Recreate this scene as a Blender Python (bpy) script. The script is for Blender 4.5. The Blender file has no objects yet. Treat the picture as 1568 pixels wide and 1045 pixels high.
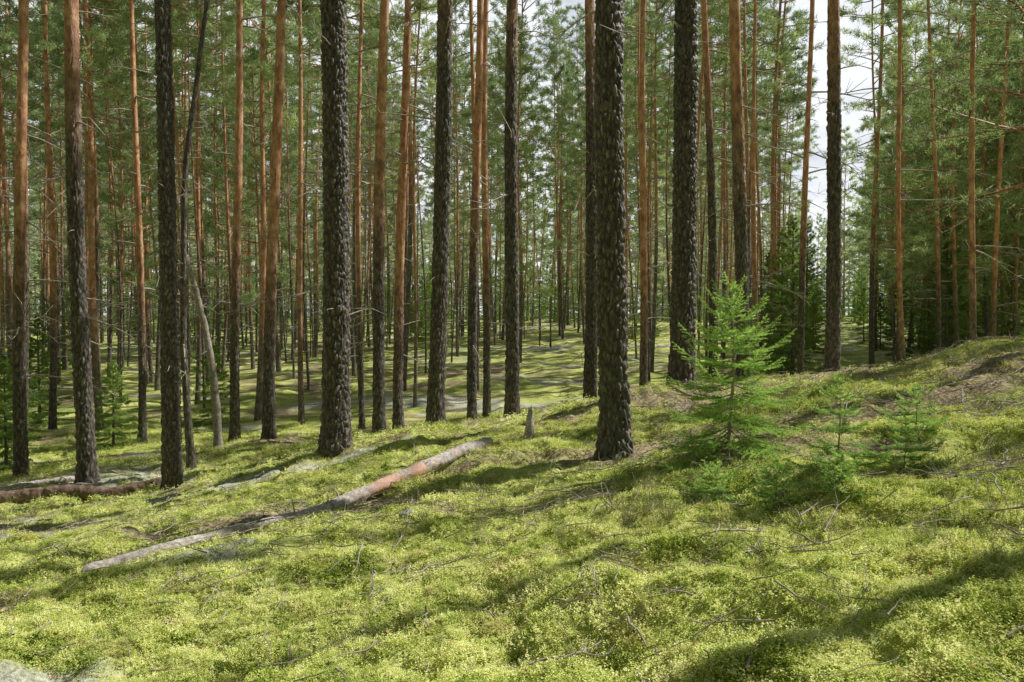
import bpy, math, numpy as np
from mathutils import Vector
rng = np.random.default_rng(11)
scene = bpy.context.scene
scene.view_settings.view_transform = 'Standard'
scene.view_settings.look = 'None'
scene.view_settings.exposure = 0
SX, SY, SEL = .94, .34, math.radians(47)

# ------------------------------------------------------------------ noise
def h3(i, j, k, s=0):
    i = i.astype(np.int64); j = j.astype(np.int64); k = k.astype(np.int64)
    n = ((i*73856093) ^ (j*19349663) ^ (k*83492791) ^ (s*40503+12345)) & 0xffffffff
    n = ((n ^ (n >> 13))*1274126177) & 0xffffffff
    n = ((n ^ (n >> 16))*668265263) & 0xffffffff
    n = n ^ (n >> 15)
    return (n & 0xffffff)/float(0xffffff)
def vnoise(x, y, z=None, s=0):
    x = np.asarray(x, float); y = np.asarray(y, float)
    z = np.zeros_like(x) if z is None else np.asarray(z, float)
    xi, yi, zi = np.floor(x), np.floor(y), np.floor(z)
    fx, fy, fz = x-xi, y-yi, z-zi
    fx = fx*fx*(3-2*fx); fy = fy*fy*(3-2*fy); fz = fz*fz*(3-2*fz)
    r = 0
    for a in (0, 1):
        for b in (0, 1):
            for c in (0, 1):
                w = (fx if a else 1-fx)*(fy if b else 1-fy)*(fz if c else 1-fz)
                r = r + w*h3(xi+a, yi+b, zi+c, s)
    return r*2-1
def fbm(x, y, sc, o=3, s=0):
    r = 0; a = 1
    for k in range(o):
        r = r+a*vnoise(x/sc+7.3*k, y/sc-3.1*k, None, s+k); sc *= .5; a *= .5
    return r
def worley(x, y, z, s=0):
    xi, yi, zi = np.floor(x), np.floor(y), np.floor(z)
    F1 = np.full(x.shape, 9.); F2 = np.full(x.shape, 9.)
    for a in (-1, 0, 1):
        for b in (-1, 0, 1):
            for c in (-1, 0, 1):
                X, Y, Z = xi+a, yi+b, zi+c
                d = np.sqrt((X+h3(X, Y, Z, s)-x)**2+(Y+h3(X, Y, Z, s+1)-y)**2+(Z+h3(X, Y, Z, s+2)-z)**2)
                F2 = np.minimum(F2, np.maximum(F1, d)); F1 = np.minimum(F1, d)
    return F1, F2
def worley2(x, y, s=0):
    xi, yi = np.floor(x), np.floor(y); zz = np.zeros_like(xi)
    F1 = np.full(x.shape, 9.)
    for a in (-1, 0, 1):
        for b in (-1, 0, 1):
            X, Y = xi+a, yi+b
            F1 = np.minimum(F1, (X+h3(X, Y, zz, s)-x)**2+(Y+h3(X, Y, zz, s+1)-y)**2)
    return F1
def sst(a, b, x):
    t = np.clip((x-a)/(b-a), 0, 1); return t*t*(3-2*t)
def nrm(v):
    return v/np.maximum(np.linalg.norm(v, axis=-1, keepdims=True), 1e-9)

# ------------------------------------------------------------------ terrain
EYE = 1.6
C = [(-8.68,14,2.98),(-6.43,12,2.6),(-4.71,11,2.48),(-5.94,17,2.79),(-4.6,15,2.52),(-2.22,10,1.74),(-2.45,15.5,2.42),
(-1.22,12.5,1.93),(-.86,17,2.5),(0,14,1.95),(1.56,16,1.95),(.98,7.5,1.41),(3.3,20,2.25),(2.25,10.5,1.0),(4.09,14,1.3),
(5.63,14,1.15),(1.71,6.3,1.16),(2.05,5,1.09),(6.1,9.5,.39),(5.05,10,.78),(3.58,10.5,.98),(6.5,17,1.7),(10,16,1.1),(12,24,2.0),
(2.57,4,1.0),(1.54,2.4,1.11),(0,3,1.39),(-2.38,3.7,1.71),(-2.83,5.2,1.85),(-.23,8.3,1.39),(0,4.6,1.39),(-4.37,6.8,2.06),
(-3.5,8,2.1),(-1.75,7.5,1.72),(.64,3.6,1.24),(1.56,3.7,1.12),(0,0,1.55),(0,-5,1.6),(5,0,.8),(-5,0,2.1),(8,5,.2),(10,9,.15),
(-20,14,3.1),(-15,25,2.9),(-10,25,2.6),(-4,25,2.5),(0,28,2.25),(3,28,2.1),(-15,50,2.4),(0,60,1.5),(5,60,1.2),(20,50,1.6),
(15,30,2.1),(-40,40,2.6),(40,40,1.2),(0,120,.8),(-100,100,1.2),(100,100,.6),(-100,0,2.5),(100,0,.6),(0,-60,1.5),(-100,-100,2),(100,-100,1)]
C = np.array(C, float)
def U(r2): return np.where(r2 > 1e-12, r2*np.log(np.maximum(r2, 1e-12))*.5, 0)
n = len(C)
D2 = ((C[:, None, :2]-C[None, :, :2])**2).sum(-1)
K = U(D2)+np.eye(n)*.35
Pm = np.c_[np.ones(n), C[:, :2]]
A = np.zeros((n+3, n+3)); A[:n, :n] = K; A[:n, n:] = Pm; A[n:, :n] = Pm.T
W = np.linalg.solve(A, np.r_[EYE-C[:, 2], 0, 0, 0])
def base_h(x, y):
    x = np.clip(np.asarray(x, float), -120, 120); y = np.clip(np.asarray(y, float), -120, 130)
    z = W[n]+W[n+1]*x+W[n+2]*y
    for i in range(n):
        z = z+W[i]*U((x-C[i, 0])**2+(y-C[i, 1])**2)
    return z
MOUNDS = [(1.75, 10.0, .14, .45), (.0, 8.15, .10, .38), (5.5, 9.9, .16, .8), (4.2, 10.2, .10, .5), (3.3, 8.0, .12, .6), (-1.2, 9.6, .10, .5), (2.6, 6.9, .10, .45), (-3.0, 10.2, .10, .6), (4.9, 7.6, .12, .6)]
def height(x, y):
    x = np.asarray(x, float); y = np.asarray(y, float)
    z = base_h(x, y)
    for (mx, my, mh, mr) in MOUNDS: z = z+mh*np.exp(-((x-mx)**2+(y-my)**2)/mr**2)
    z = z+.09*fbm(x, y, 2.4, 2, 3)
    m = 1-np.abs(vnoise(x/.75, y/.75, None, 9)); z = z+.12*m-.08
    wx = x+.05*vnoise(x/.13, y/.13, None, 88); wy = y+.05*vnoise(x/.13, y/.13, None, 89)
    amp = sst(20, 10, y)
    z = z+amp*(.095*(1-1.3*worley2(wx/.36, wy/.36, 33))-.048)
    z = z+amp*(.052*(1-1.4*worley2(wx/.15+5, wy/.15, 43))-.023)
    return z
def H1(x, y): return float(height(np.array([x]), np.array([y]))[0])
def litter(x, y):
    v = fbm(x*.7+y*.3, y*1.3, 1.1, 4, 50)
    v = v+.35*sst(8, 11, y)*sst(0, 3, x)*sst(22, 14, y)-.12*sst(5, 3.2, y)+.06
    return sst(.15, .75, v)
def pale(x, y):
    v = fbm(x*.6-y*.1, y*1.2, 1.6, 3, 90)+.18*sst(-1.5, -3.5, x)*sst(12, 9, y)-.6*sst(-2, 1, x)*sst(18, 12, y)-.3*sst(6.0, 4.0, y)+.08*sst(16, 22, y)
    return sst(.45, .9, v)

# ------------------------------------------------------------------ mesh builder
class MB:
    def __init__(s): s.V=[]; s.A=[]; s.Q=[]; s.QM=[]; s.T=[]; s.TM=[]; s.n=0
    def add(s, V, Q=None, T=None, m=0, a=None):
        V = np.asarray(V, float).reshape(-1, 3)
        if a is None: a = np.zeros((len(V), 3))
        s.V.append(V); s.A.append(a)
        if Q is not None: s.Q.append(np.asarray(Q)+s.n); s.QM.append(np.full(len(Q), m))
        if T is not None: s.T.append(np.asarray(T)+s.n); s.TM.append(np.full(len(T), m))
        s.n += len(V)
    def mesh(s, name, mats, smooth=True):
        V = np.concatenate(s.V); A_ = np.concatenate(s.A)
        Q = np.concatenate(s.Q) if s.Q else np.zeros((0, 4), int)
        T = np.concatenate(s.T) if s.T else np.zeros((0, 3), int)
        M = np.concatenate([x for x in s.QM]+[x for x in s.TM])
        me = bpy.data.meshes.new(name)
        me.vertices.add(len(V)); me.vertices.foreach_set('co', V.astype(np.float32).ravel())
        L = np.r_[Q.ravel(), T.ravel()].astype(np.int32)
        me.loops.add(len(L)); me.loops.foreach_set('vertex_index', L)
        st = np.r_[np.arange(len(Q))*4, len(Q)*4+np.arange(len(T))*3].astype(np.int32)
        me.polygons.add(len(st)); me.polygons.foreach_set('loop_start', st)
        for m in mats: me.materials.append(m)
        me.polygons.foreach_set('material_index', M.astype(np.int32))
        me.polygons.foreach_set('use_smooth', np.full(len(st), smooth))
        me.update(calc_edges=True)
        for k, nm in enumerate(('pa', 'pb', 'pc')):
            at = me.attributes.new(nm, 'FLOAT', 'POINT'); at.data.foreach_set('value', A_[:, k].astype(np.float32))
        return me
def link(name, me, loc=(0, 0, 0), parent=None, rot=None, scale=None):
    o = bpy.data.objects.new(name, me); scene.collection.objects.link(o)
    o.location = loc
    if rot: o.rotation_euler = rot
    if scale: o.scale = (scale,)*3
    if parent: o.parent = parent
    return o
def tube(P, R, segs=6):
    P = np.asarray(P, float); R = np.asarray(R, float); nP = len(P)
    T = nrm(np.gradient(P, axis=0))
    ref = np.array([0, 0, 1.]) if abs(T[:, 2]).mean() < .8 else np.array([1., 0, 0])
    S = nrm(np.cross(T, ref)); B = np.cross(T, S)
    th = np.arange(segs)*2*math.pi/segs
    V = P[:, None]+R[:, None, None]*(np.cos(th)[None, :, None]*S[:, None]+np.sin(th)[None, :, None]*B[:, None])
    i = np.arange(nP-1)[:, None]*segs; j = np.arange(segs)[None]; j2 = (j+1) % segs
    Q = np.stack([i+j, i+j2, i+segs+j2, i+segs+j], -1).reshape(-1, 4)
    return V.reshape(-1, 3), Q
def blades(mb, c, d, l, w, m, a=None, g=rng):
    N = len(c)
    s = nrm(np.cross(d, g.normal(size=(N, 3))))
    l = np.broadcast_to(l, (N,))[:, None]; w = np.broadcast_to(w, (N,))[:, None]
    V = np.stack([c-s*w/2, c+s*w/2, c+d*l], 1).reshape(-1, 3)
    mb.add(V, T=np.arange(3*N).reshape(-1, 3), m=m, a=None if a is None else np.repeat(a, 3, 0))
def leaves(mb, c, d, l, w, m, a=None, g=rng, nrmdir=None):
    N = len(c)
    s = nrm(np.cross(d, g.normal(size=(N, 3)) if nrmdir is None else nrmdir))
    l = np.broadcast_to(l, (N,))[:, None]; w = np.broadcast_to(w, (N,))[:, None]
    V = np.stack([c, c+d*l*.5+s*w/2, c+d*l, c+d*l*.5-s*w/2], 1).reshape(-1, 3)
    mb.add(V, Q=np.arange(4*N).reshape(-1, 4), m=m, a=None if a is None else np.repeat(a, 4, 0))

# ------------------------------------------------------------------ materials
def newmat(name):
    m = bpy.data.materials.new(name); m.use_nodes = True
    nt = m.node_tree; nt.nodes.clear()
    out = nt.nodes.new('ShaderNodeOutputMaterial')
    return m, nt, out
def N_(nt, t, **kw):
    nd = nt.nodes.new(t)
    for k, v in kw.items(): setattr(nd, k, v)
    return nd
def noise(nt, vec, sc, det=3, rough=.6):
    nd = N_(nt, 'ShaderNodeTexNoise'); nd.inputs['Scale'].default_value = sc
    nd.inputs['Detail'].default_value = det; nd.inputs['Roughness'].default_value = rough
    nt.links.new(vec, nd.inputs['Vector']); return nd.outputs['Fac']
def ramp(nt, fac, stops):
    nd = N_(nt, 'ShaderNodeValToRGB'); e = nd.color_ramp.elements
    while len(e) < len(stops): e.new(.5)
    for i, (p, c) in enumerate(stops):
        e[i].position = p; e[i].color = (*c, 1)
    nt.links.new(fac, nd.inputs['Fac']); return nd.outputs['Color']
def mixc(nt, f, a, b, mode='MIX'):
    nd = N_(nt, 'ShaderNodeMix', data_type='RGBA', blend_type=mode)
    for sk, v in ((nd.inputs[0], f), (nd.inputs[6], a), (nd.inputs[7], b)):
        if isinstance(v, (int, float)): sk.default_value = v
        elif isinstance(v, tuple): sk.default_value = (*v, 1)
        else: nt.links.new(v, sk)
    return nd.outputs[2]
def math_(nt, op, a, b=0.):
    nd = N_(nt, 'ShaderNodeMath', operation=op)
    for sk, v in ((nd.inputs[0], a), (nd.inputs[1], b)):
        if isinstance(v, (int, float)): sk.default_value = v
        else: nt.links.new(v, sk)
    return nd.outputs[0]
def clampn(nt, f):
    cl = N_(nt, 'ShaderNodeClamp'); nt.links.new(f, cl.inputs[0]); return cl.outputs[0]
def attr(nt, nm):
    return N_(nt, 'ShaderNodeAttribute', attribute_name=nm).outputs['Fac']
def mapping(nt, vec, sc):
    nd = N_(nt, 'ShaderNodeMapping'); nd.inputs['Scale'].default_value = sc
    nt.links.new(vec, nd.inputs['Vector']); return nd.outputs[0]

def mat_bark():
    m, nt, out = newmat('pine_bark')
    tc = N_(nt, 'ShaderNodeTexCoord').outputs['Object']
    v1 = mapping(nt, tc, (1, 1, .3))
    n1 = noise(nt, v1, 30, 4, .7)
    n3 = noise(nt, mapping(nt, tc, (1, 1, .5)), 9, 3, .7)
    grey = ramp(nt, n1, [(.25, (.034, .027, .022)), (.45, (.12, .098, .082)), (.6, (.27, .235, .205)), (.78, (.70, .65, .59))])
    plate = attr(nt, 'pb')
    grey = mixc(nt, 1., grey, ramp(nt, plate, [(0, (.10, .085, .07)), (.5, (.8, .8, .8)), (1, (1.0, 1.0, 1.0))]), 'MULTIPLY')
    org = ramp(nt, n3, [(.25, (.24, .10, .055)), (.45, (.52, .24, .12)), (.6, (.68, .38, .21)), (.8, (.82, .60, .43))])
    f = math_(nt, 'ADD', attr(nt, 'pa'), math_(nt, 'MULTIPLY', math_(nt, 'SUBTRACT', n3, .5), 1.1))
    af = math_(nt, 'MULTIPLY', clampn(nt, f), math_(nt, 'GREATER_THAN', attr(nt, 'pa'), .001))
    c = mixc(nt, af, grey, org)
    lf = math_(nt, 'MULTIPLY', attr(nt, 'pc'), ramp(nt, n3, [(.42, (0, 0, 0)), (.6, (1, 1, 1))]))
    c = mixc(nt, lf, c, (.16, .19, .14))
    b = N_(nt, 'ShaderNodeBsdfPrincipled'); nt.links.new(c, b.inputs['Base Color'])
    b.inputs['Roughness'].default_value = .55; b.inputs['Specular IOR Level'].default_value = .5
    bp = N_(nt, 'ShaderNodeBump'); bp.inputs['Strength'].default_value = .8; bp.inputs['Distance'].default_value = .02
    nt.links.new(n1, bp.inputs['Height']); nt.links.new(bp.outputs[0], b.inputs['Normal'])
    nt.links.new(b.outputs[0], out.inputs[0]); return m
def mat_leaf(name, stops, sc=1.5, trans=.4, use_pa=None, rand=.5, sc2=None, brown=False):
    m, nt, out = newmat(name)
    geo = N_(nt, 'ShaderNodeNewGeometry')
    nz = noise(nt, geo.outputs['Position'], sc, 2, .6)
    if sc2:
        n2 = noise(nt, geo.outputs['Position'], sc2, 1, .6)
        nz = math_(nt, 'ADD', math_(nt, 'MULTIPLY', nz, .55), math_(nt, 'MULTIPLY', n2, .45))
    rd = N_(nt, 'ShaderNodeObjectInfo').outputs['Random']
    mixr = math_(nt, 'ADD', math_(nt, 'MULTIPLY', rd, .5), math_(nt, 'MULTIPLY', geo.outputs['Random Per Island'], .5))
    f = math_(nt, 'ADD', math_(nt, 'MULTIPLY', nz, 1-rand), math_(nt, 'MULTIPLY', mixr, rand))
    c = ramp(nt, f, stops)
    if brown:   # dry olive-brown tips in drifts
        nb = noise(nt, geo.outputs['Position'], 2.7, 3, .7)
        c = mixc(nt, ramp(nt, nb, [(.56, (0, 0, 0)), (.70, (.6, .6, .6))]), c, (.52, .42, .20))
    if use_pa: c = mixc(nt, attr(nt, 'pa'), c, use_pa)
    d = N_(nt, 'ShaderNodeBsdfDiffuse'); t = N_(nt, 'ShaderNodeBsdfTranslucent')
    nt.links.new(c, d.inputs[0])
    c2 = mixc(nt, 1., c, (1.15, 1.2, .7), 'MULTIPLY'); nt.links.new(c2, t.inputs[0])
    mx = N_(nt, 'ShaderNodeMixShader'); mx.inputs[0].default_value = trans
    nt.links.new(d.outputs[0], mx.inputs[1]); nt.links.new(t.outputs[0], mx.inputs[2])
    nt.links.new(mx.outputs[0], out.inputs[0]); return m
def mat_wood(name, stops, sc=18, bump=.6, stretch=(1, 1, 1), patch=None):
    m, nt, out = newmat(name)
    tc = N_(nt, 'ShaderNodeTexCoord').outputs['Object']
    n1 = noise(nt, mapping(nt, tc, stretch), sc, 5, .7)
    c = ramp(nt, n1, stops)
    if patch:
        c = mixc(nt, attr(nt, 'pa'), c, patch)
    b = N_(nt, 'ShaderNodeBsdfPrincipled'); nt.links.new(c, b.inputs['Base Color'])
    b.inputs['Roughness'].default_value = .85
    bp = N_(nt, 'ShaderNodeBump'); bp.inputs['Strength'].default_value = bump; bp.inputs['Distance'].default_value = .01
    nt.links.new(n1, bp.inputs['Height']); nt.links.new(bp.outputs[0], b.inputs['Normal'])
    nt.links.new(b.outputs[0], out.inputs[0]); return m
def mat_ground():
    m, nt, out = newmat('mossy_ground')
    pos = N_(nt, 'ShaderNodeNewGeometry').outputs['Position']
    n1 = noise(nt, pos, 1.1, 4, .65); n2 = noise(nt, pos, 30, 4, .7); n3 = noise(nt, pos, 7, 3, .7)
    f = math_(nt, 'ADD', math_(nt, 'MULTIPLY', n1, .5), math_(nt, 'MULTIPLY', n2, .5))
    moss = ramp(nt, f, [(.3, (.08, .11, .02)), (.42, (.30, .36, .08)), (.53, (.56, .60, .18)), (.68, (.78, .77, .38))])
    lit = ramp(nt, n2, [(.3, (.08, .055, .035)), (.48, (.29, .22, .13)), (.6, (.50, .42, .28)), (.8, (.70, .64, .48))])
    lf = math_(nt, 'ADD', attr(nt, 'pa'), math_(nt, 'MULTIPLY', math_(nt, 'SUBTRACT', n3, .55), .9))
    c = mixc(nt, clampn(nt, lf), moss, lit)
    pf = math_(nt, 'ADD', attr(nt, 'pb'), math_(nt, 'MULTIPLY', math_(nt, 'SUBTRACT', n3, .6), 1.2))
    c = mixc(nt, clampn(nt, pf), c, ramp(nt, n2, [(.35, (.28, .29, .22)), (.65, (.72, .71, .60))]))
    b = N_(nt, 'ShaderNodeBsdfPrincipled'); nt.links.new(c, b.inputs['Base Color'])
    b.inputs['Roughness'].default_value = 1; b.inputs['Specular IOR Level'].default_value = .1
    bp = N_(nt, 'ShaderNodeBump'); bp.inputs['Strength'].default_value = 1; bp.inputs['Distance'].default_value = .03
    nt.links.new(n2, bp.inputs['Height']); nt.links.new(bp.outputs[0], b.inputs['Normal'])
    nt.links.new(b.outputs[0], out.inputs[0]); return m
BARK = mat_bark()
TWIG = mat_wood('dead_twig', [(.3, (.16, .13, .10)), (.5, (.36, .31, .26)), (.7, (.58, .53, .47))])
PINE = mat_leaf('pine_needles', [(.3, (.17, .24, .14)), (.5, (.35, .45, .27)), (.7, (.57, .64, .41))], .35, .45, None, .55)
PFAR = mat_leaf('hazy_pine_needles', [(.3, (.32, .40, .29)), (.5, (.54, .62, .46)), (.7, (.72, .78, .62))], .35, .35, None, .55)  # paler than the near needles: distance haze painted into the colour
SPRUCE = mat_leaf('spruce_needles', [(.3, (.12, .20, .06)), (.5, (.27, .38, .12)), (.7, (.44, .55, .20))], .6, .4, None, .6)
SAPL = mat_leaf('sapling_needles', [(.3, (.14, .27, .06)), (.5, (.24, .41, .10)), (.7, (.36, .54, .16))], 5, .45, (.64, .82, .34), .5)
MOSS = mat_leaf('moss', [(.30, (.06, .12, .022)), (.39, (.28, .38, .06)), (.475, (.64, .70, .18)), (.60, (.92, .91, .47))], 1.5, .15, None, .3, 8, True)
HEATH = mat_leaf('heather_leaves', [(.3, (.14, .16, .07)), (.5, (.32, .34, .15)), (.7, (.50, .48, .3))], 6, .3, None, .6)
LEAF = mat_leaf('dead_leaves', [(.3, (.25, .11, .06)), (.5, (.56, .30, .17)), (.7, (.74, .54, .36))], 9, .2, None, .7)
LOGM = mat_wood('weathered_log', [(.28, (.14, .115, .10)), (.42, (.38, .33, .295)), (.55, (.58, .52, .48)), (.75, (.78, .73, .69))], 34, 1, (1, 1, 1), (.72, .40, .29))
LOGD = mat_wood('dark_log', [(.3, (.05, .035, .025)), (.5, (.17, .11, .075)), (.75, (.35, .26, .2))], 16, .9, (.3, 1, 1))
ROCK = mat_wood('lichen_stone', [(.3, (.14, .14, .14)), (.5, (.34, .35, .33)), (.7, (.55, .56, .52))], 12, .9)
GROUND = mat_ground()

# ------------------------------------------------------------------ ground
NX = 1000
u = np.linspace(-1, 1, NX)
gx = 260*np.sinh(5.1*u)/np.sinh(5.1)
gy = gx+4.5
X, Y = np.meshgrid(gx, gy)
x = X.ravel(); y = Y.ravel()
z = height(x, y)
mb = MB()
i = np.arange(NX-1)[:, None]*NX; j = np.arange(NX-1)[None]
Q = np.stack([i+j, i+j+1, i+NX+j+1, i+NX+j], -1).reshape(-1, 4)
a = np.zeros((len(x), 3)); a[:, 0] = litter(x, y); a[:, 1] = pale(x, y)
mb.add(np.c_[x, y, z], Q=Q, a=a)
link('mossy_forest_ground', mb.mesh('ground', [GROUND]))

# ------------------------------------------------------------------ tree parts
def trunk_path(Hh, lean, wob, g, npts=30, bend=None):
    z = np.linspace(0, 1, npts)**1.3*Hh
    p1, p2 = g.uniform(0, 6.28, 2)
    x = lean[0]*z+wob*np.sin(z*.45+p1)-wob*math.sin(p1)
    y = lean[1]*z+wob*np.sin(z*.38+p2)-wob*math.sin(p2)
    if bend is not None: x = x+np.interp(z, bend[0], bend[1])
    return np.c_[x, y, z]
def interp_path(P, z):
    return np.stack([np.interp(z, P[:, 2], P[:, 0]), np.interp(z, P[:, 2], P[:, 1]), z], -1)
def dead_branches(mb, P, z0, z1, nb, l0, l1, g, m=1, sub=4, th=1.):
    for _ in range(nb):
        z = g.uniform(z0, z1); az = g.uniform(0, 6.28); L = l0+(l1-l0)*g.random()**1.6
        p = interp_path(P, np.array([z]))[0]
        t = np.linspace(0, 1, 5)
        el = g.uniform(-.35, .35)
        d = np.array([math.cos(az), math.sin(az), math.tan(el)])
        pts = p+np.outer(t*L, d)+np.c_[np.zeros(5), np.zeros(5), -.18*L*t**2]+np.cumsum(g.normal(0, .03*L, (5, 3)), 0)*t[:, None]
        r0 = (.007+.008*L)*th
        V, Q_ = tube(pts, r0*(1-t*.8), 4); mb.add(V, Q=Q_, m=m)
        for s in range(int(L*sub)):
            k = g.integers(2, 5); dd = nrm(d+g.normal(0, .7, 3)); l2 = L*g.uniform(.15, .4)
            V, Q_ = tube(np.stack([pts[k], pts[k]+dd*l2]), [r0*.45, r0*.2], 3); mb.add(V, Q=Q_, m=m)
def crown(mb, P, z0, z1, nb, lmax, g, mN=2, mB=0, K=9, bl=.19, bw=.026, low=.6, twigs=True, dens=5):
    cs = []; ds = []
    for b in range(nb):
        t = ((b+g.uniform(0, 1))/nb)**.85
        z = z0+(z1-z0)*t
        L = lmax*(low+(1-low)*math.sin(math.pi*min(1, t*1.7+.1)*.5))*(1-t)**.55*g.uniform(.55, 1.15)+.25
        az = b*2.399+g.uniform(-.7, .7)
        el = math.radians(-12+60*t+g.uniform(-14, 14))
        d = np.array([math.cos(az)*math.cos(el), math.sin(az)*math.cos(el), math.sin(el)])
        p = interp_path(P, np.array([z]))[0]
        tt = np.linspace(0, 1, 5)
        pts = p+np.outer(tt*L, d)+np.c_[np.zeros(5), np.zeros(5), .16*L*tt**2]+np.cumsum(g.normal(0, .035*L, (5, 3)), 0)*tt[:, None]
        V, Q_ = tube(pts, (.012+.012*L)*(1-tt*.8), 3)
        aa = np.zeros((len(V), 3)); aa[:, 0] = .8; aa[:, 1] = 1
        mb.add(V, Q=Q_, m=mB, a=aa)
        ns = int(L*dens)+3
        s = g.uniform(.3, 1, ns)
        base = np.stack([np.interp(s, tt, pts[:, k]) for k in range(3)], -1)
        side = nrm(nrm(np.cross(d, [0, 0, 1.]))*g.choice([-1, 1], ns)[:, None]*g.uniform(.4, 1, ns)[:, None]+d*.7+g.normal(0, .3, (ns, 3))+[0, 0, .15])
        sl = L*.38*g.uniform(.4, 1, ns)*(1.2-s*.6)
        if twigs:
            for q in range(ns):
                V, Q_ = tube(np.stack([base[q], base[q]+side[q]*sl[q]]), [.008, .004], 3); mb.add(V, Q=Q_, m=mB)
        for fr in (.4, .7, 1.0):
            cs.append(base+side*(sl*fr)[:, None]+g.normal(0, .03, (ns, 3))); ds.append(side)
        cs.append(pts[-1:]); ds.append(d[None])
    cs = np.concatenate(cs); ds = np.concatenate(ds)
    c = np.repeat(cs, K, 0); dd = np.repeat(ds, K, 0)
    dir_ = nrm(dd*.55+g.normal(0, .6, c.shape)+[0, 0, .25])
    blades(mb, c+g.normal(0, .04, c.shape), dir_, bl*g.uniform(.6, 1.2, len(c)), bw, mN, g=g)
def trunk_simple(mb, P, r, g, segs=9, orange0=5, m=0, lich=0):
    t = P[:, 2]/P[-1, 2]
    R = r*(1-.82*t**1.1)+r*.35*np.exp(-P[:, 2]/.22)
    P2 = P.copy(); P2[0, 2] -= .3
    V, Q_ = tube(P2, R, segs)
    aa = np.zeros((len(V), 3)); z = V[:, 2]
    aa[:, 0] = sst(orange0-1.5, orange0+2.5, z); aa[:, 1] = .3+.5*g.random(len(V)); aa[:, 2] = lich*sst(1.2, 0, z)
    V = V+g.normal(0, r*.02, V.shape)
    mb.add(V, Q=Q_, m=m, a=aa)
def trunk_hero(mb, P, r, g, segs, dz, zfine, orange0, seed, lich=0, m=0):
    Ht = P[-1, 2]
    z = np.r_[np.arange(-.25, zfine, dz), np.linspace(zfine, Ht, 24)]
    zz = np.maximum(z, 0)
    ctr = np.stack([np.interp(zz, P[:, 2], P[:, 0]), np.interp(zz, P[:, 2], P[:, 1]), z], -1)
    t = zz/Ht
    R = r*(1-.85*t**1.05)+r*.30*np.exp(-zz/.25)
    th = np.arange(segs)*2*math.pi/segs
    TH, ZZ = np.meshgrid(th, z)
    cx, sy = np.cos(TH), np.sin(TH)
    Rr = np.repeat(R[:, None], segs, 1)
    Rr = Rr*(1+.035*np.sin(3*TH+ZZ*.6+seed)+.03*np.sin(2*TH-ZZ*.9))
    Rr = Rr*(1+.22*np.exp(-np.maximum(ZZ, 0)/.16)*np.maximum(0, np.sin(5*TH+seed)))
    px_, py_ = cx*r, sy*r
    wz = .02*vnoise(px_*14, py_*14, ZZ*6, seed)
    cell = .040
    F1, F2 = worley((px_+wz)/cell, (py_+wz)/cell, (ZZ+wz*2)/(cell*2.6), seed)
    pl = np.clip((F2-F1)*2.2, 0, 1)
    F1b, F2b = worley(px_/.016, py_/.016, ZZ/.03, seed+5)
    fl = np.clip((F2b-F1b)*1.6, 0, 1)
    org = sst(orange0-1.5, orange0+2.5, ZZ)
    disp = (pl-.6)*.022*(1-.85*org)+(fl-.5)*.006*(1-.6*org)+.008*vnoise(px_*9, py_*9, ZZ*3, seed+8)*(1-.5*org)
    disp += h3(np.round(px_/.03), np.round(py_/.03), np.round(ZZ/.07), seed)*.010*(1-org)
    Rr = Rr+disp*min(1.25, r/.12)
    V = np.stack([ctr[:, 0][:, None]+cx*Rr, ctr[:, 1][:, None]+sy*Rr, ZZ], -1).reshape(-1, 3)
    i = np.arange(len(z)-1)[:, None]*segs; j = np.arange(segs)[None]; j2 = (j+1) % segs
    Q_ = np.stack([i+j, i+j2, i+segs+j2, i+segs+j], -1).reshape(-1, 4)
    aa = np.zeros((len(V), 3)); aa[:, 0] = org.ravel(); aa[:, 1] = (pl*.6+fl*.4).ravel()
    aa[:, 2] = lich*sst(1.6, .2, ZZ.ravel())
    mb.add(V, Q=Q_, m=m, a=aa)

crowns = []
for k in range(4):
    g = np.random.default_rng(100+k); m_ = MB()
    P = np.c_[np.zeros(4), np.zeros(4), np.linspace(0, 8, 4)]
    crown(m_, P, 0, 7.8, 30, 1.6, g, mN=1, mB=0, K=7)
    crowns.append(m_.mesh('pine_crown', [BARK, PINE]))
hero = [ # X, Y, base diameter, lean, orange start, lichen
(-8.68,14,.21,.024,3.4,0),(-6.43,12,.25,-.015,5.6,0),(-4.71,11,.25,-.014,8,0),(-5.94,17,.20,.018,3.4,0),(-4.60,15,.23,.028,2.8,0),
(-2.22,10,.34,.0,11,0),(-2.51,15,.23,.021,4,0),(-2.30,16,.21,.017,2.2,0),(-1.22,12.5,.27,.025,7,0),(-.86,17,.21,.011,4.2,0),
(-.61,19,.18,.008,3.2,0),(0,14,.25,.014,7,0),(1.56,16,.26,.0,7,0),(.98,7.5,.275,-.015,12,.45),(3.3,20,.2,.002,2,0),
(2.25,10.5,.32,-.007,11,0),(4.04,16,.17,-.026,5.5,0),(4.09,14,.23,-.022,4.0,0),(5.58,18,.11,-.013,2,0),(6.9,19,.16,.013,3.5,0),
(5.63,14,.25,-.005,5.5,0),(10.84,22,.15,-.035,1.2,0),(12.9,24,.14,-.05,3,0),(11.6,20,.16,-.02,2.2,0),(14.5,24,.16,.02,2,0),
(-11.6,20,.17,.01,3,0),(-8.4,18,.17,-.004,3,0),(-3.5,18.5,.13,.01,3,0),(-5.3,20,.14,.0,2,0),(-10.2,16.5,.15,.02,5,0),
# pines on the hill to the right, whose stems and crowns stripe the foreground with shadow
(7.6,9.5,.26,.0,8,0),(9.6,7.4,.22,.01,8,0),(7.6,5.0,.22,.0,8,0),(11.2,9.9,.26,.0,7,0),(8.3,11.3,.24,.0,7,0)]
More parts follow.
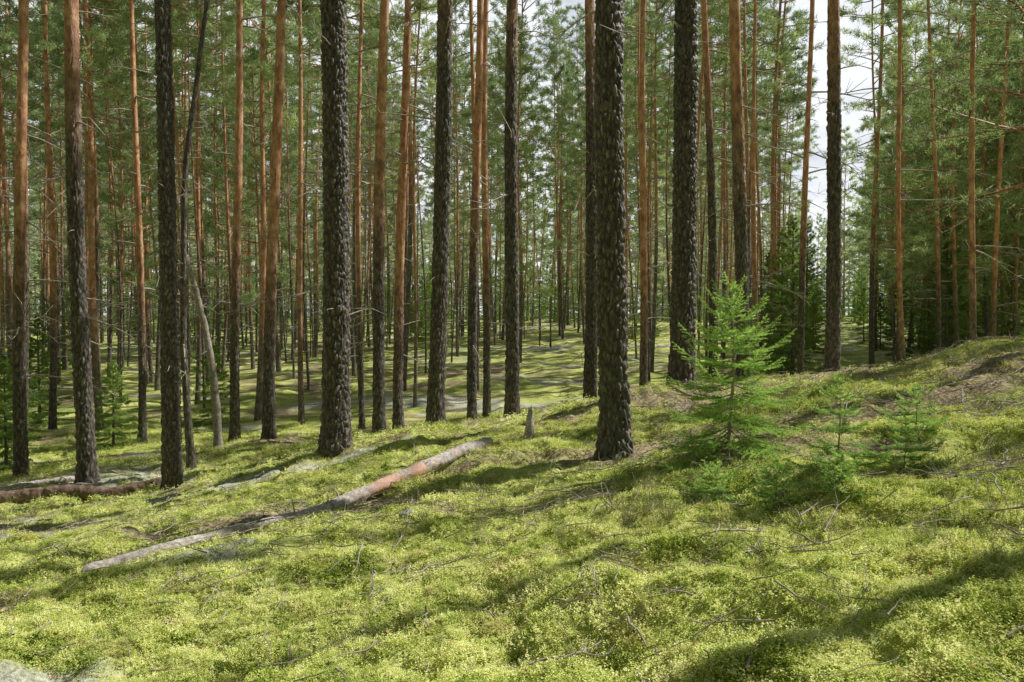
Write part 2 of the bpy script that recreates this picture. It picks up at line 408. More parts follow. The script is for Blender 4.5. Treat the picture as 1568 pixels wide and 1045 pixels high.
for k, (hx, hy, dia, ln, og, lich) in enumerate(hero):
    g = np.random.default_rng(500+k)
    zb = H1(hx, hy)
    e = bpy.data.objects.new('pine_tree', None); scene.collection.objects.link(e); e.location = (hx, hy, zb-.05)
    Ht = 21+g.uniform(0, 3)
    P = trunk_path(Ht, (ln, g.normal(0, .01)), .05 if hy > 13 else .03, g)
    m_ = MB()
    px = dia/hy*797
    if k >= 30: px = 12
    segs = int(np.clip(px*4.6, 28, 120)); dz = .013 if px > 18 else .03
    trunk_hero(m_, P, dia/2, g, segs, dz, hy*.42+2.8, og, k*7+1, lich)
    dead_branches(m_, P, 1.6, 12, 24 if dia > .25 else 26, .18, 1.7 if dia < .25 else 1.1, g, th=1.2)
    link('trunk', m_.mesh('pine_trunk', [BARK, TWIG]), parent=e)
    c0 = interp_path(P, np.array([Ht-8]))[0]
    link('crown', crowns[k % 4], loc=tuple(c0), parent=e, rot=(0, 0, g.uniform(0, 6.28)))
# pine with long low boughs beyond the right end of the ridge
g = np.random.default_rng(65); m_ = MB()
P = trunk_path(15, (.0, 0), .05, g); trunk_simple(m_, P, .14, g, 16, 5)
crown(m_, P, 4.6, 14.8, 60, 4.2, g, mN=2, K=12, bl=.15, bw=.016, dens=7, low=.95)
link('pine_tree', m_.mesh('boughy_pine', [BARK, TWIG, PINE]), loc=(13.4, 19.5, H1(13.4, 19.5)))

# thin crooked pine and the leaning broken snag on the left
g = np.random.default_rng(77)
e = bpy.data.objects.new('crooked_pine_tree', None); scene.collection.objects.link(e); e.location = (-5.26, 13, H1(-5.26, 13))
P = trunk_path(13, (.0, 0), .03, g, bend=([0, 2, 4.8, 7.5, 13], [0, -.12, -.1, .28, .6]))
m_ = MB(); trunk_hero(m_, P, .06, g, 26, .03, 9, 12, 91); dead_branches(m_, P, 1.5, 9, 24, .3, 1.3, g)
link('trunk', m_.mesh('crooked_trunk', [BARK, TWIG]), parent=e)
link('crown', crowns[1], loc=tuple(interp_path(P, np.array([9]))[0]), parent=e, scale=.5)
m_ = MB()
t = np.linspace(0, 1, 40)
sx = -5.56-.62*t+.16*np.sin(t*3.1); sz = H1(-5.56, 15)-.1+3.8*t
V, Q_ = tube(np.c_[sx, 15+.1*t, sz], .085*(1-.45*t)*(1+.05*np.sin(t*40)), 14); V += rng.normal(0, .004, V.shape)
m_.add(V, Q=Q_); dead_branches(m_, np.c_[sx, 15+.1*t, sz], float(sz[15]), float(sz[-1]), 9, .2, .7, g, m=0)
link('leaning_dead_snag', m_.mesh('snag', [TWIG]))

# ------------------------------------------------------------------ geometry-node scatter
def scatter(name, pts, rots, scl, idx, meshes, parent=None):
    col = bpy.data.collections.new(name+'_src')
    for k, me in enumerate(meshes):
        o = bpy.data.objects.new('%s_part_%02d' % (name, k), me); col.objects.link(o)
    me = bpy.data.meshes.new(name+'_points'); me.vertices.add(len(pts))
    me.vertices.foreach_set('co', np.asarray(pts, np.float32).ravel())
    at = me.attributes.new('rot', 'FLOAT_VECTOR', 'POINT'); at.data.foreach_set('vector', np.asarray(rots, np.float32).ravel())
    at = me.attributes.new('scl', 'FLOAT', 'POINT'); at.data.foreach_set('value', np.asarray(scl, np.float32))
    at = me.attributes.new('idx', 'INT', 'POINT'); at.data.foreach_set('value', np.asarray(idx, np.int32))
    ob = link(name, me, parent=parent)
    ng = bpy.data.node_groups.new(name, 'GeometryNodeTree')
    ng.interface.new_socket('Geometry', in_out='INPUT', socket_type='NodeSocketGeometry')
    ng.interface.new_socket('Geometry', in_out='OUTPUT', socket_type='NodeSocketGeometry')
    gi = ng.nodes.new('NodeGroupInput'); go = ng.nodes.new('NodeGroupOutput')
    ci = ng.nodes.new('GeometryNodeCollectionInfo'); ci.inputs['Collection'].default_value = col
    ci.inputs['Separate Children'].default_value = True; ci.inputs['Reset Children'].default_value = True
    ip = ng.nodes.new('GeometryNodeInstanceOnPoints'); ip.inputs['Pick Instance'].default_value = True
    def na(nm, ty):
        nd = ng.nodes.new('GeometryNodeInputNamedAttribute'); nd.data_type = ty
        nd.inputs['Name'].default_value = nm; return nd.outputs['Attribute']
    L = ng.links.new
    L(gi.outputs[0], ip.inputs['Points']); L(ci.outputs[0], ip.inputs['Instance'])
    L(na('idx', 'INT'), ip.inputs['Instance Index'])
    L(na('rot', 'FLOAT_VECTOR'), ip.inputs['Rotation']); L(na('scl', 'FLOAT'), ip.inputs['Scale'])
    L(ip.outputs[0], go.inputs[0])
    md = ob.modifiers.new('scatter', 'NODES'); md.node_group = ng
    return ob

# ------------------------------------------------------------------ background forest
pines = []
spec = []   # (height, crown bottom, crown radius) of every variant
for k in range(8):
    g = np.random.default_rng(200+k); m_ = MB()
    Ht = g.uniform(17, 23); r = g.uniform(.055, .105)
    P = trunk_path(Ht, (g.normal(0, .014), g.normal(0, .014)), .08, g)
    trunk_simple(m_, P, r, g, 9, g.uniform(2, 6))
    c0 = Ht*g.uniform(.36, .54)
    dead_branches(m_, P, 1.5, c0+1, 26, .4, 2.2, g, sub=3)
    crown(m_, P, c0, Ht-.1, 44, g.uniform(1.6, 2.3), g, K=8, bl=.2, bw=.028, twigs=False)
    pines.append(m_.mesh('pine_variant', [BARK, TWIG, PINE])); spec.append((Ht, c0, 2.3))
for k in range(3):
    g = np.random.default_rng(240+k); m_ = MB()
    Ht = g.uniform(10, 15); P = trunk_path(Ht, (g.normal(0, .02), 0), .08, g)
    trunk_simple(m_, P, .07, g, 9, 2.5); dead_branches(m_, P, .8, 4, 14, .4, 1.3, g)
    crown(m_, P, Ht*.25, Ht-.1, 50, 2.0, g, K=8, bl=.2, bw=.028, twigs=False)
    pines.append(m_.mesh('young_pine_variant', [BARK, TWIG, PINE])); spec.append((Ht, Ht*.25, 2.2))
for k in range(4):
    g = np.random.default_rng(280+k); m_ = MB()
    Ht = g.uniform(12, 17); P = trunk_path(Ht, (g.normal(0, .02), g.normal(0, .02)), .10, g)
    trunk_simple(m_, P, g.uniform(.035, .055), g, 7, g.uniform(2, 6)); dead_branches(m_, P, 1, Ht*.7, 26, .3, 1.1, g, sub=2)
    crown(m_, P, Ht*.66, Ht-.1, 20, 1.1, g, K=7, bl=.2, bw=.028, twigs=False)
    pines.append(m_.mesh('slender_pine_variant', [BARK, TWIG, PINE])); spec.append((Ht, Ht*.66, 1.3))
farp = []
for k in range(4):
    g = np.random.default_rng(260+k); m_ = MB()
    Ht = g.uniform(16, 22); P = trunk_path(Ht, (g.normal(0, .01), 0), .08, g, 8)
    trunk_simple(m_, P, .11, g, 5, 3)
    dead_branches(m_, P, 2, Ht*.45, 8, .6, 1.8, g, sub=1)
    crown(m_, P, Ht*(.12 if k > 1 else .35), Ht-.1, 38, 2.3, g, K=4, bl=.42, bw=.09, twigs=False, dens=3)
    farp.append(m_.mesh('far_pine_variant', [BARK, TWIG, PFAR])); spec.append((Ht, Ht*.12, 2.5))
def spruce_mesh(Ht, spread, seed, nb=80, K=6, dn=1.6):
    g = np.random.default_rng(seed); m_ = MB()
    P = trunk_path(Ht, (0, 0), .02, g, 12); trunk_simple(m_, P, .012*Ht+.01, g, 8, 99)
    cs = []; ds = []
    for b in range(nb):
        t = ((b+g.random())/nb); z = Ht*(.05+.94*t); L = spread*(1-t)**.8*g.uniform(.5, 1.15)+.06*spread
        az = b*2.399+g.uniform(-.5, .5); el = math.radians(-22+60*t+g.uniform(-10, 10))
        d = np.array([math.cos(az)*math.cos(el), math.sin(az)*math.cos(el), math.sin(el)])
        tt = np.linspace(0, 1, 5); pts = interp_path(P, np.array([z]))[0]+np.outer(tt*L, d)+np.c_[np.zeros(5), np.zeros(5), .2*L*tt**2]
        V, Q_ = tube(pts, (.004+.006*L)*(1-tt*.8), 3); m_.add(V, Q=Q_, m=0)
        ns = int(16*L/spread*dn)+4; s = g.uniform(.12, 1, ns)
        base = np.stack([np.interp(s, tt, pts[:, q]) for q in range(3)], -1)
        side = nrm(nrm(np.cross(d, [0, 0, 1.]))*g.choice([-1, 1], ns)[:, None]+d*.8+g.normal(0, .15, (ns, 3))+[0, 0, -.15])
        sl = L*.4*(1.15-s)*g.uniform(.6, 1, ns)
        for fr in (.1, .4, .7, 1.0): cs.append(base+side*(sl*fr)[:, None]); ds.append(side)
    cs = np.concatenate(cs); ds = np.concatenate(ds); c = np.repeat(cs, K, 0); dd = np.repeat(ds, K, 0)
    sc = spread/1.5
    blades(m_, c+g.normal(0, .02*sc, c.shape), nrm(dd+g.normal(0, .45, c.shape)), .12*sc*g.uniform(.6, 1.2, len(c)), .022*sc, 1, g=g)
    return m_.mesh('spruce_variant', [BARK, SPRUCE])
spruces = [spruce_mesh(9, 1.9, 301, 90, 4), spruce_mesh(6.5, 1.5, 302, 80, 4), spruce_mesh(4, 1.2, 303, 60), spruce_mesh(2.6, .95, 304, 55), spruce_mesh(5, 2.2, 305, 40, 3, .9)]

pts = []; idx = []; scl = []
hp = np.array([(h[0], h[1]) for h in hero])
g = np.random.default_rng(31)
def ok(x, y, md):
    if ((hp-[x, y])**2).sum(1).min() < md**2: return False
    if pts:
        q = np.array(pts)[:, :2]
        if ((q-[x, y])**2).sum(1).min() < md*md: return False
    return True
# sample points that the photograph shows in sun: the near hill, the slope behind it and the hero stems
GX, GY = np.meshgrid(np.linspace(-5, 7, 17), np.linspace(2, 12.5, 14))
SP = np.c_[GX.ravel(), GY.ravel(), base_h(GX.ravel(), GY.ravel())]
for (hx_, hy_, *_r) in hero[:21]:
    for zz_ in (1.5, 3.5, 5.5): SP = np.r_[SP, [[hx_, hy_, float(base_h(hx_, hy_))+zz_]]]
def blocked(x, y, k, s):
    Ht, c0, rad = spec[k]; Ht *= s; c0 *= s; rad *= s
    dx, dy = x-SP[:, 0], y-SP[:, 1]
    along = dx*SX+dy*SY; perp = np.abs(dx*SY-dy*SX)
    zt = float(base_h(x, y)); hgt = SP[:, 2]+along*math.tan(SEL)-zt
    return int(((along > .5) & (perp < rad) & (hgt > c0-1) & (hgt < Ht)).sum())
def shade_mid(x, y):
    hs = np.arange(6, 24, 1.)/math.tan(SEL)
    cx, cy = x-SX*hs, y-SY*hs
    return bool(((cx > -14) & (cx < 8) & (cy > 12) & (cy < 42)).any())
def keep_sun(x, y, k, s):
    b = blocked(x, y, k, s)
    if b > 12: return g.random() < .04
    if b > 3: return g.random() < .12
    if b > 0: return g.random() < .5
    return True
def plant(N, y0, y1, md, far=False, thin=False):
    c = 0; tries = 0
    while c < N and tries < N*40:
        tries += 1
        y = math.sqrt(g.uniform(y0*y0, y1*y1)); q = g.uniform(-.95, .95) if not thin else g.uniform(-.75, .33); x = q*y
        if .345 < q < .445 and y < 100: continue
        if .02 < q < .09 and y < 40: continue
        if q > .3 and y < 24: continue
        if not ok(x, y, md): continue
        if far: k = int(g.integers(15, 19))
        elif thin: k = int(g.integers(11, 15))
        elif q > .42 and y < 60 and g.random() < .65: k = int(g.integers(8, 11))
        else: k = int(g.integers(8, 11)) if g.random() < .12 else int(g.integers(0, 8))
        s_ = g.uniform(.88, 1.12)
        if y < 60:
            if not keep_sun(x, y, k, s_): continue
            if not thin and q < .4 and shade_mid(x, y) and g.random() < .5: continue
        pts.append((x, y, H1(x, y)-.03)); c += 1
        idx.append(k); scl.append(s_)
plant(60, 19.5, 32, 1.3); plant(265, 32, 66, 1.3); plant(150, 22, 62, .7, thin=True); plant(720, 66, 190, 1.7, True)
# fuller young pines filling the right-hand skyline
c = 0
for _ in range(400):
    y = g.uniform(25, 52); q = g.uniform(.46, .8); x = q*y
    if c >= 24 or not ok(x, y, 1.2): continue
    pts.append((x, y, H1(x, y)-.03)); idx.append(int(g.integers(8, 11))); scl.append(g.uniform(1.0, 1.35)); c += 1
nfront = len(pts)
for _ in range(2600):
    r_ = g.uniform(8, 45); an = g.uniform(0, 6.28); x, y = r_*math.cos(an), r_*math.sin(an)
    if y > 0 and abs(x/y) < .95: continue
    if len(pts) > nfront+220: break
    if not ok(x, y, 2.1): continue
    k = int(g.integers(15, 19)); s_ = g.uniform(.85, 1.1)
    if not keep_sun(x, y, k, s_): continue
    if x > 0 and y > 0 and shade_mid(x, y) and g.random() < .4: continue
    pts.append((x, y, H1(x, y)-.03)); idx.append(k); scl.append(s_)
P3 = np.array(pts); rots = np.zeros_like(P3); rots[:, 2] = g.uniform(0, 6.28, len(P3))
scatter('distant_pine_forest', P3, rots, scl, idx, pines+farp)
# spruce understorey
sp = []; si = []; ss = []
for _ in range(140):
    y = math.sqrt(g.uniform(26**2, 80**2)); q = g.uniform(-.9, .9); x = q*y
    if .0 < q < .12 and y < 60: continue
    if -.5 < q < .3 and y < 45 and g.random() < .8: continue
    sp.append((x, y, H1(x, y)-.05)); si.append(int(g.integers(1, 4))); ss.append(g.uniform(.5, 1.0))
for _ in range(380):
    y = g.uniform(70, 160); q = g.uniform(-.8, .8); x = q*y
    sp.append((x, y, H1(x, y)-.05)); si.append(4); ss.append(g.uniform(.7, 1.6))
for _ in range(34):
    y = g.uniform(27, 44); q = g.uniform(.3, .85); x = q*y
    sp.append((x, y, H1(x, y)-.05)); si.append(int(g.integers(0, 3))); ss.append(g.uniform(.45, .75))
for _ in range(60):
    r_ = g.uniform(14, 40); an = g.uniform(math.pi*.95, math.pi*2.02); x, y = r_*math.cos(an), r_*math.sin(an)
    sp.append((x, y, H1(x, y)-.05)); si.append(4); ss.append(g.uniform(.7, 1.3))
SPp = np.array(sp); rots = np.zeros_like(SPp); rots[:, 2] = g.uniform(0, 6.28, len(SPp))
scatter('spruce_understorey', SPp, rots, ss, si, spruces)
for (x, y, k, s) in [(-9.9,15.5,3,.8),(-8.8,17.5,3,.75),(-7.7,20.5,3,.8),(-11.5,18.5,2,.65),(-12.5,21,2,.7),(11.3,17.5,3,.35)]:
    link('young_spruce_tree', spruces[k], loc=(x, y, H1(x, y)-.03), rot=(0, 0, x), scale=s)

# ------------------------------------------------------------------ spruce saplings in the foreground
def sapling(Ht, seed, prof, whorl=.12, nper=5, els=(-24, -2, 24, 50), nw=.0045, step=.003, tw=.04, nl=.018):
    g = np.random.default_rng(seed); m_ = MB()
    tz = np.linspace(0, 1, 14)
    P = np.c_[.02*np.sin(tz*4)*Ht+.03*tz*Ht, .015*np.sin(tz*5)*Ht, tz*Ht]
    V, Q_ = tube(P, (.011*Ht+.002)*(1-.85*tz), 8); m_.add(V, Q=Q_, m=0)
    segsA = []; segsB = []; tip = []
    segsA.append(P[-3]); segsB.append(P[-1]); tip.append(.9)
    for wz in np.arange(.1*Ht, Ht*.97, whorl*Ht):
        t = wz/Ht
        for b in range(nper+1):
            z = wz+g.normal(0, .012*Ht); az = b*6.28/(nper+1)+g.uniform(-.4, .4)+wz*11
            L = np.interp(t, prof[0], prof[1])*g.uniform(.55, 1.2)
            el = math.radians(np.interp(t, [0, .35, .7, 1], els)+g.uniform(-9, 9))
            d = np.array([math.cos(az)*math.cos(el), math.sin(az)*math.cos(el), math.sin(el)])
            tt = np.linspace(0, 1, 7)
            pts_ = interp_path(P, np.array([min(z, Ht)]))[0]+np.outer(tt*L, d)+np.c_[np.zeros(7), np.zeros(7), -.12*L*np.sin(tt*3.1)+.12*L*tt**2]
            V, Q_ = tube(pts_, (.0015+.006*L)*(1-tt*.75), 4); m_.add(V, Q=Q_, m=0)
            for q in range(6): segsA.append(pts_[q]); segsB.append(pts_[q+1]); tip.append(tt[q]**1.5*(.35+.65*t))
            sd = nrm(np.cross(d, [0, 0, 1.]))
            s = .15
            while s < .95:
                for sg in (-1, 1):
                    if g.random() < .12: continue
                    p0 = np.array([np.interp(s, tt, pts_[:, q]) for q in range(3)])
                    l2 = L*.5*(1.08-s)*g.uniform(.6, 1.1)
                    d2 = nrm(sd*sg*.75+d*.8+g.normal(0, .1, 3)+np.array([0, 0, -.02]))
                    p1 = p0+d2*l2
                    V, Q_ = tube(np.stack([p0, p1]), [.0014, .0008], 3); m_.add(V, Q=Q_, m=0)
                    segsA.append(p0); segsB.append(p0*.5+p1*.5); tip.append(.1*t)
                    segsA.append(p0*.5+p1*.5); segsB.append(p1); tip.append(.3+.6*t)
                    if l2 > .11 and g.random() < .6:
                        for s2 in (-1, 1):
                            pp = p0+d2*l2*.5; d3 = nrm(d2*.8+s2*np.cross(d2, [0, 0, 1.])*.8+g.normal(0, .1, 3))
                            segsA.append(pp); segsB.append(pp+d3*l2*.3); tip.append(.3+.5*t)
                s += tw/L*max(.5, min(1, Ht))
    Aa = np.array(segsA); Bb = np.array(segsB); tip = np.array(tip)
    ln = np.linalg.norm(Bb-Aa, axis=1); cnt = np.maximum(2, (ln/step).astype(int))
    ii = np.repeat(np.arange(len(Aa)), cnt); fr = g.random(len(ii))[:, None]
    c = Aa[ii]*(1-fr)+Bb[ii]*fr; d = nrm(Bb-Aa)[ii]
    sd = nrm(np.cross(d, g.normal(size=d.shape)+[0, 0, 2.]))*g.choice([-1, 1], len(ii))[:, None]
    dn = nrm(d*.65+sd*.8+np.array([0, 0, .25])+g.normal(0, .15, d.shape))
    at = np.zeros((len(ii), 3)); at[:, 0] = np.clip(tip[ii]+g.normal(0, .12, len(ii)), 0, 1)
    blades(m_, c, dn, nl*g.uniform(.7, 1.2, len(ii)), nw, 1, a=at, g=g)
    return m_
prof = ([0, .15, .35, .5, .7, .85, 1], [.74, .72, .54, .45, .41, .24, .06])
m_ = sapling(1.42, 5, prof, .084, 6, step=.0020, tw=.031)
link('spruce_sapling', m_.mesh('sapling', [TWIG, SAPL]), loc=(1.71, 6.3, H1(1.71, 6.3)-.02))
prof2 = ([0, .2, .5, .8, 1], [.26, .33, .26, .17, .05])
for (x, y, h, sd) in [(2.05, 5.0, .58, 6), (1.58, 4.75, .28, 8), (2.50, 5.05, .30, 9), (1.36, 5.3, .24, 12), (2.95, 5.8, .34, 14), (1.86, 4.5, .2, 16)]:
    m_ = sapling(h, sd, (prof2[0], [v*(h/.5)**.45 for v in prof2[1]]), .17, 4, els=(-2, 8, 24, 48), step=.0026, tw=.034)
    link('spruce_seedling', m_.mesh('seedling', [TWIG, SAPL]), loc=(x, y, H1(x, y)+.015))

# ------------------------------------------------------------------ moss carpet
mossm = []
for k in range(6):
    g = np.random.default_rng(700+k); m_ = MB(); cs = []; ds = []; ls = []; nn = []
    for s in range(18):
        ra = .05*math.sqrt(g.random()); an = g.uniform(0, 6.28)
        b = np.array([ra*math.cos(an), ra*math.sin(an), -.010])
        d = nrm(np.array([ra*math.cos(an)*9, ra*math.sin(an)*9, 1.1])+g.normal(0, .3, 3)); L = g.uniform(.012, .036)
        for q in range(6):
            f = (q+.8)/6; cs.append(b+d*L*f); a2 = g.uniform(0, 6.28)
            ds.append(nrm(np.array([math.cos(a2), math.sin(a2), g.uniform(-.25, .4)]))); ls.append(.0125*(1.2-f*.6)); nn.append(nrm(g.normal(0, .40, 3)+[.2, .05, 1.]))
    leaves(m_, np.array(cs), np.array(ds), np.array(ls), np.array(ls)*.55, 0, g=g, nrmdir=np.array(nn))
    mossm.append(m_.mesh('moss_clump', [MOSS], smooth=False))
def scatter_region(N, y0, y1, g, ex=.8, wid=.78):
    y = np.sqrt(g.uniform(y0*y0, y1*y1, N)); x = g.uniform(-1, 1, N)*(wid*y+ex)
    return x, y
P_, S_ = [], []
for (N, y0, y1, s0, s1) in [(38000, 1.6, 5.2, .6, 1.1), (36000, 5.2, 10, .85, 1.4), (18000, 10, 20, 1.6, 2.6)]:
    x, y = scatter_region(N, y0, y1, g)
    lt = np.maximum(litter(x, y), pale(x, y))*.9+.45*vnoise(x/.16, y/.16, None, 61)
    keep = (g.random(N) > lt*1.15)
    ax, ay, bx, by = -2.83, 5.2, -.23, 8.3
    tt = np.clip(((x-ax)*(bx-ax)+(y-ay)*(by-ay))/((bx-ax)**2+(by-ay)**2), 0, 1)
    keep &= np.hypot(x-ax-tt*(bx-ax), y-ay-tt*(by-ay)) > .065
    x, y = x[keep], y[keep]
    P_.append(np.c_[x, y, height(x, y)]); S_.append(g.uniform(s0, s1, len(x))*(1+.35*vnoise(x/.25, y/.25, None, 5)))
P_ = np.concatenate(P_); S_ = np.concatenate(S_)
R_ = np.c_[g.normal(0, .25, len(P_)), g.normal(0, .25, len(P_)), g.uniform(0, 6.28, len(P_))]
scatter('moss_carpet', P_, R_, S_, g.integers(0, 6, len(P_)), mossm)

hm = []
for k in range(4):
    g2 = np.random.default_rng(800+k); m_ = MB(); cs = []; ds = []
    for s in range(16):
        an = g2.uniform(0, 6.28); L = g2.uniform(.06, .17); d = nrm(np.array([math.cos(an)*.45, math.sin(an)*.45, 1])+g2.normal(0, .15, 3))
        t = np.linspace(0, 1, 4); b = np.array([math.cos(an), math.sin(an), 0])*g2.uniform(0, .04)
        pts_ = b+np.outer(t*L, d)+np.outer(t**2, g2.normal(0, .012, 3))
        V, Q_ = tube(pts_, [.0012, .001, .0008, .0005], 3); m_.add(V, Q=Q_, m=0)
        for f in np.linspace(.2, 1, 13):
            cs.append(b+d*L*f); ds.append(nrm(d*.6+g2.normal(0, .6, 3)))
    leaves(m_, np.array(cs), np.array(ds), .010, .0045, 1, g=g2)
    hm.append(m_.mesh('heather_tuft', [TWIG, HEATH], smooth=False))
hx, hy = [], []
for (cx, cy, sx_, sy_, N) in [(1.0, 5.0, .3, .3, 40), (2.2, 3.3, .4, .3, 50), (2.9, 4.6, .5, .4, 50), (3.9, 8.5, 1.8, 1.2, 170), (-.1, 6.6, .9, .8, 40), (-7, 9.5, 1.5, 2, 90), (5, 7, 1.5, 1.5, 90)]:
    hx.append(g.normal(cx, sx_, N)); hy.append(g.normal(cy, sy_, N))
hx = np.concatenate(hx); hy = np.concatenate(hy); kk = hy > 2.2; hx, hy = hx[kk], hy[kk]
scatter('heather_tufts', np.c_[hx, hy, height(hx, hy)-.005], np.c_[g.normal(0, .2, len(hx)), g.normal(0, .2, len(hx)), g.uniform(0, 6, len(hx))],
        g.uniform(.5, 1.1, len(hx)), g.integers(0, 4, len(hx)), hm)

# twigs and fallen branches
m_ = MB()
def stick(x, y, L, az, r, lift=.02, fork=True):
    t = np.linspace(0, 1, 7)
    px_ = x+np.cos(az)*L*t+np.cumsum(g.normal(0, .03*L, 7)); py_ = y+np.sin(az)*L*t+np.cumsum(g.normal(0, .03*L, 7))
    pz = height(px_, py_)+lift+np.maximum(0, g.normal(0, .03*L, 1))*np.sin(t*3.14)+r
    pz = pz*.45+.55*np.linspace(pz[0], pz[-1], 7)+.016
    Pp = np.c_[px_, py_, pz]
    V, Q_ = tube(Pp, r*(1-.75*t), 5); m_.add(V, Q=Q_)
    if fork:
        for _ in range(int(2+L*6)):
            k = g.integers(1, 6); d = nrm(np.array([math.cos(az), math.sin(az), 0])*.7+g.normal(0, .6, 3)+[0, 0, .15]); l2 = L*g.uniform(.12, .35)
            V, Q_ = tube(np.stack([Pp[k], Pp[k]+d*l2*.5, Pp[k]+d*l2+g.normal(0, .02, 3)]), [r*.45, r*.35, r*.15], 4); m_.add(V, Q=Q_)
for _ in range(2600):
    y = math.sqrt(g.uniform(4, 14**2)); x = g.uniform(-1, 1)*(.78*y+.6)
    stick(x, y, g.uniform(.04, .32), g.uniform(0, 6.28), g.uniform(.002, .0058), .032, g.random() < .6)
for (cx, cy, s, N) in [(.5, 6.0, .6, 34), (-8.5, 11.8, 1.0, 45), (5.0, 9.6, 1.3, 130), (3.2, 9.2, .9, 60), (-1.6, 6.6, .7, 46), (1.9, 6.6, .5, 24), (2.6, 4.0, .7, 46), (3.8, 6.3, .8, 80), (-3.6, 7.4, .9, 36), (-.5, 5.2, .9, 34), (1.0, 3.6, .8, 22)]:
    for _ in range(N):
        stick(g.normal(cx, s), max(2.6, g.normal(cy, s*.6)), g.uniform(.15, .55), g.uniform(0, 6.28), g.uniform(.0025, .0065), .042)
link('fallen_twigs', m_.mesh('twigs', [TWIG]))
N = 2600
y = np.sqrt(g.uniform(3, 10**2, N)); x = g.uniform(-1, 1, N)*(.78*y+.6)
keep = (fbm(x, y, .9, 2, 71) > .05) | (g.random(N) < .2); x, y = x[keep], y[keep]
m_ = MB(); d = nrm(np.c_[g.normal(size=(len(x), 2)), g.normal(0, .35, len(x))])
leaves(m_, np.c_[x, y, height(x, y)+.038], d, g.uniform(.015, .038, len(x)), g.uniform(.008, .02, len(x)), 0, nrmdir=nrm(g.normal(0, .5, (len(x), 3))+[0, 0, 1.]))
link('fallen_leaves', m_.mesh('leaves', [LEAF], smooth=False))

# ------------------------------------------------------------------ fallen logs, stump, stones
def log(name, x0, y0, x1, y1, r0, r1, mat, sink=.3, segs=26, nr=170, bend=.06, red=False, stubs=5, seed=0):
    g = np.random.default_rng(seed)
    t = np.linspace(0, 1, nr)
    dx, dy = x1-x0, y1-y0; L = math.hypot(dx, dy); nx, ny = -dy/L, dx/L
    off = bend*np.sin(t*5+1)+.012*np.sin(t*17)
    px_ = x0+dx*t+nx*off; py_ = y0+dy*t+ny*off
    hh = height(px_, py_)
    hp_ = np.pad(hh, 10, 'edge'); mxh = np.max([hp_[k:k+nr] for k in range(21)], 0)
    ker = np.ones(41)/41
    zs = np.convolve(np.pad(mxh, 20, 'edge'), ker, 'valid')
    R = r0+(r1-r0)*t; R = R*(1+.09*vnoise(t*22, t*0, None, seed))
    R[0] *= .3; R[1] *= .7; R[-1] *= .3; R[-2] *= .75
    V, Q_ = tube(np.c_[px_, py_, zs+R*(1-2*sink)], R, segs)
    dsp = .10*vnoise(V[:, 0]*14, V[:, 1]*14, V[:, 2]*14, seed)+.10*vnoise(V[:, 0]*45, V[:, 1]*45, V[:, 2]*45, seed+2)
    ctr = np.repeat(np.c_[px_, py_, zs+R*(1-2*sink)], segs, 0); V = ctr+(V-ctr)*(1+dsp[:, None])
    aa = np.zeros((len(V), 3))
    if red:
        tv = np.repeat(t, segs); nz = vnoise(V[:, 0]*7, V[:, 1]*7, V[:, 2]*7, 4)+.5*vnoise(V[:, 0]*25, V[:, 1]*25, V[:, 2]*25, 6)
        aa[:, 0] = np.clip(sst(.14, .03, np.abs(tv-.66))*1.1+nz*.8-.25, 0, 1)*.8*(np.abs(tv-.66) < .22)
    mm = MB(); mm.add(V, Q=Q_, a=aa)
    for _ in range(stubs):
        k = g.integers(10, nr-10); d = nrm(np.array([nx, ny, 0])*g.choice([-1, 1])+g.normal(0, .3, 3)+[0, 0, .6]); l = g.uniform(.06, .25)
        p = np.array([px_[k], py_[k], zs[k]+R[k]*.4])
        VV, QQ = tube(np.stack([p, p+d*l*.5, p+d*l+g.normal(0, .02, 3)]), [.009, .007, .003], 5); mm.add(VV, Q=QQ)
    return link(name, mm.mesh(name, [mat]))
log('fallen_pine_log', -2.83, 5.2, -.23, 8.3, .042, .066, LOGM, .38, red=True, stubs=9, seed=3, bend=.03)
log('dark_fallen_log', -7.2, 11.0, -5.0, 11.6, .11, .09, LOGD, .35, stubs=4, seed=5)
log('grey_fallen_log', -7.6, 11.6, -6.5, 12.4, .06, .05, LOGM, .3, stubs=5, seed=8)
mm = MB(); segs = 28; zz = np.linspace(-.08, 1, 30); th = np.arange(segs)*2*math.pi/segs
topz = .20+.13*np.maximum(0, np.cos(th-1.2))+.06*h3(np.arange(segs), np.zeros(segs), np.zeros(segs), 3)
TH, ZZ = np.meshgrid(th, zz); Zr = np.where(ZZ > 0, ZZ*topz[None], ZZ)
Rr = .055*(1-.45*np.clip(ZZ, 0, 1))*(1+.5*np.exp(-np.maximum(Zr, 0)/.05))*(1+.12*vnoise(np.cos(TH)*4, np.sin(TH)*4, Zr*6, 2)+.06*np.sin(TH*9))
V = np.stack([np.cos(TH)*Rr, np.sin(TH)*Rr, Zr], -1).reshape(-1, 3)
i = np.arange(29)[:, None]*segs; j = np.arange(segs)[None]; j2 = (j+1) % segs
mm.add(V, Q=np.stack([i+j, i+j2, i+segs+j2, i+segs+j], -1).reshape(-1, 4))
cap = V[-segs:]; mm.add(np.r_[cap, [[0, 0, .14]]], T=np.stack([np.arange(segs), (np.arange(segs)+1) % segs, np.full(segs, segs)], -1))
link('broken_stump', mm.mesh('stump', [LOGM]), loc=(.19, 8.5, H1(.19, 8.5)))
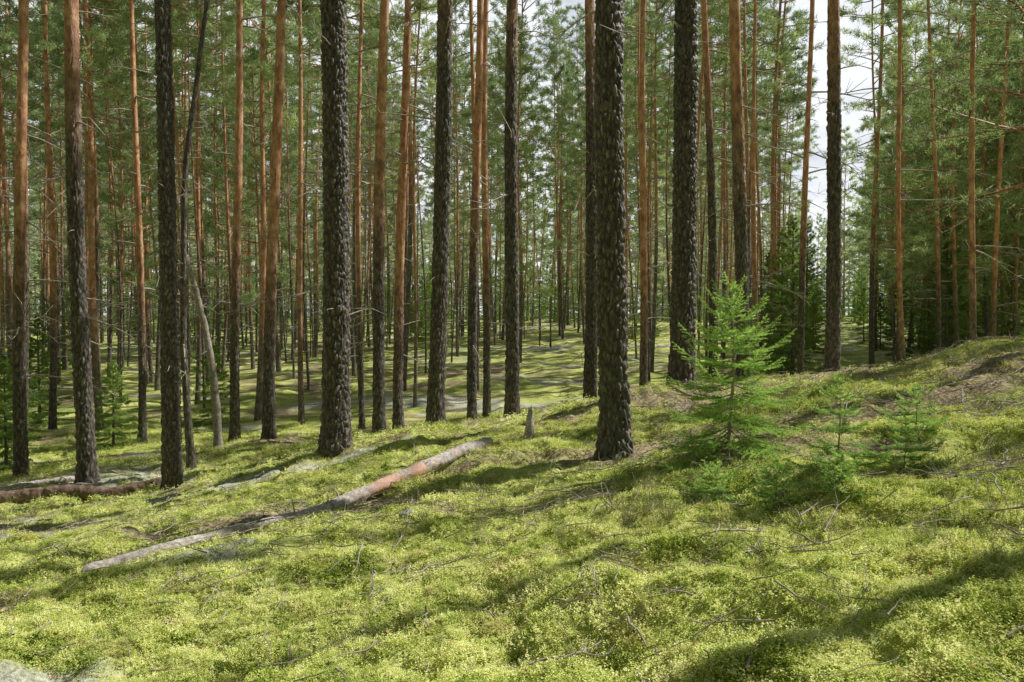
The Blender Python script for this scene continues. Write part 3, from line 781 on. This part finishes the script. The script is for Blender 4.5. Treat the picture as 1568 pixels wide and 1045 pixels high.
def stone(name, x, y, s, seed):
    import bmesh
    bm = bmesh.new(); bmesh.ops.create_icosphere(bm, subdivisions=4, radius=1)
    co = np.array([v.co[:] for v in bm.verts])
    d = 1+.22*vnoise(co[:, 0]*1.3+seed, co[:, 1]*1.3, co[:, 2]*1.3, seed)+.06*vnoise(co[:, 0]*4, co[:, 1]*4, co[:, 2]*4, seed)
    for v, k in zip(bm.verts, d): v.co *= k; v.co.z *= .5
    me = bpy.data.meshes.new(name); bm.to_mesh(me); bm.free(); me.materials.append(ROCK)
    for p in me.polygons: p.use_smooth = True
    o = link(name, me, loc=(x, y, H1(x, y)), rot=(0, 0, seed)); o.scale = (s, s*.8, s)
for (x, y, s, sd) in [(-.78, 5.9, .07, 2), (-3.9, 8.0, .08, 5), (-4.9, 7.6, .09, 13)]:
    stone('stone', x, y, s, sd)

# ------------------------------------------------------------------ light, sky, camera
w = bpy.data.worlds.new('World'); scene.world = w; w.use_nodes = True
nt = w.node_tree; bg = nt.nodes['Background']
sky = nt.nodes.new('ShaderNodeTexSky'); sky.sky_type = 'NISHITA'; sky.sun_disc = False
sky.sun_elevation = SEL; sky.sun_rotation = math.atan2(SX, SY); sky.air_density = 1.0; sky.dust_density = .5
tc = nt.nodes.new('ShaderNodeTexCoord').outputs['Generated']
nz = noise(nt, mapping(nt, tc, (1, 1, 2.5)), 3.2, 6, .6)
cm = ramp(nt, nz, [(.32, (.3, .3, .3)), (.50, (1, 1, 1))])
sep = nt.nodes.new('ShaderNodeSeparateXYZ'); nt.links.new(tc, sep.inputs[0])
low = ramp(nt, sep.outputs[2], [(.45, (1, 1, 1)), (.65, (0, 0, 0))])
# bright broken cloud ahead only; left out elsewhere to cut the fill light
ahead = ramp(nt, sep.outputs[1], [(.45, (0, 0, 0)), (.75, (1, 1, 1))])
fac = math_(nt, 'MULTIPLY', math_(nt, 'MULTIPLY', cm, low), ahead)
cc = mixc(nt, fac, sky.outputs[0], (16.0, 16.5, 17.2))
nt.links.new(cc, bg.inputs['Color']); bg.inputs['Strength'].default_value = .062
sd = bpy.data.lights.new('sun', 'SUN'); sd.energy = 5; sd.angle = math.radians(.5); sd.color = (1, .96, .88)
so = bpy.data.objects.new('sun', sd); scene.collection.objects.link(so)
sv = Vector((SX*math.cos(SEL), SY*math.cos(SEL), math.sin(SEL)))
so.rotation_euler = sv.to_track_quat('Z', 'Y').to_euler(); so.location = (20, 15, 30)
cam = bpy.data.cameras.new('camera'); co = bpy.data.objects.new('camera', cam); scene.collection.objects.link(co)
co.location = (0, 0, EYE); co.rotation_euler = (math.radians(88), 0, 0)
cam.lens = 28; cam.sensor_width = 36; cam.clip_end = 1000; cam.clip_start = .05
scene.camera = co
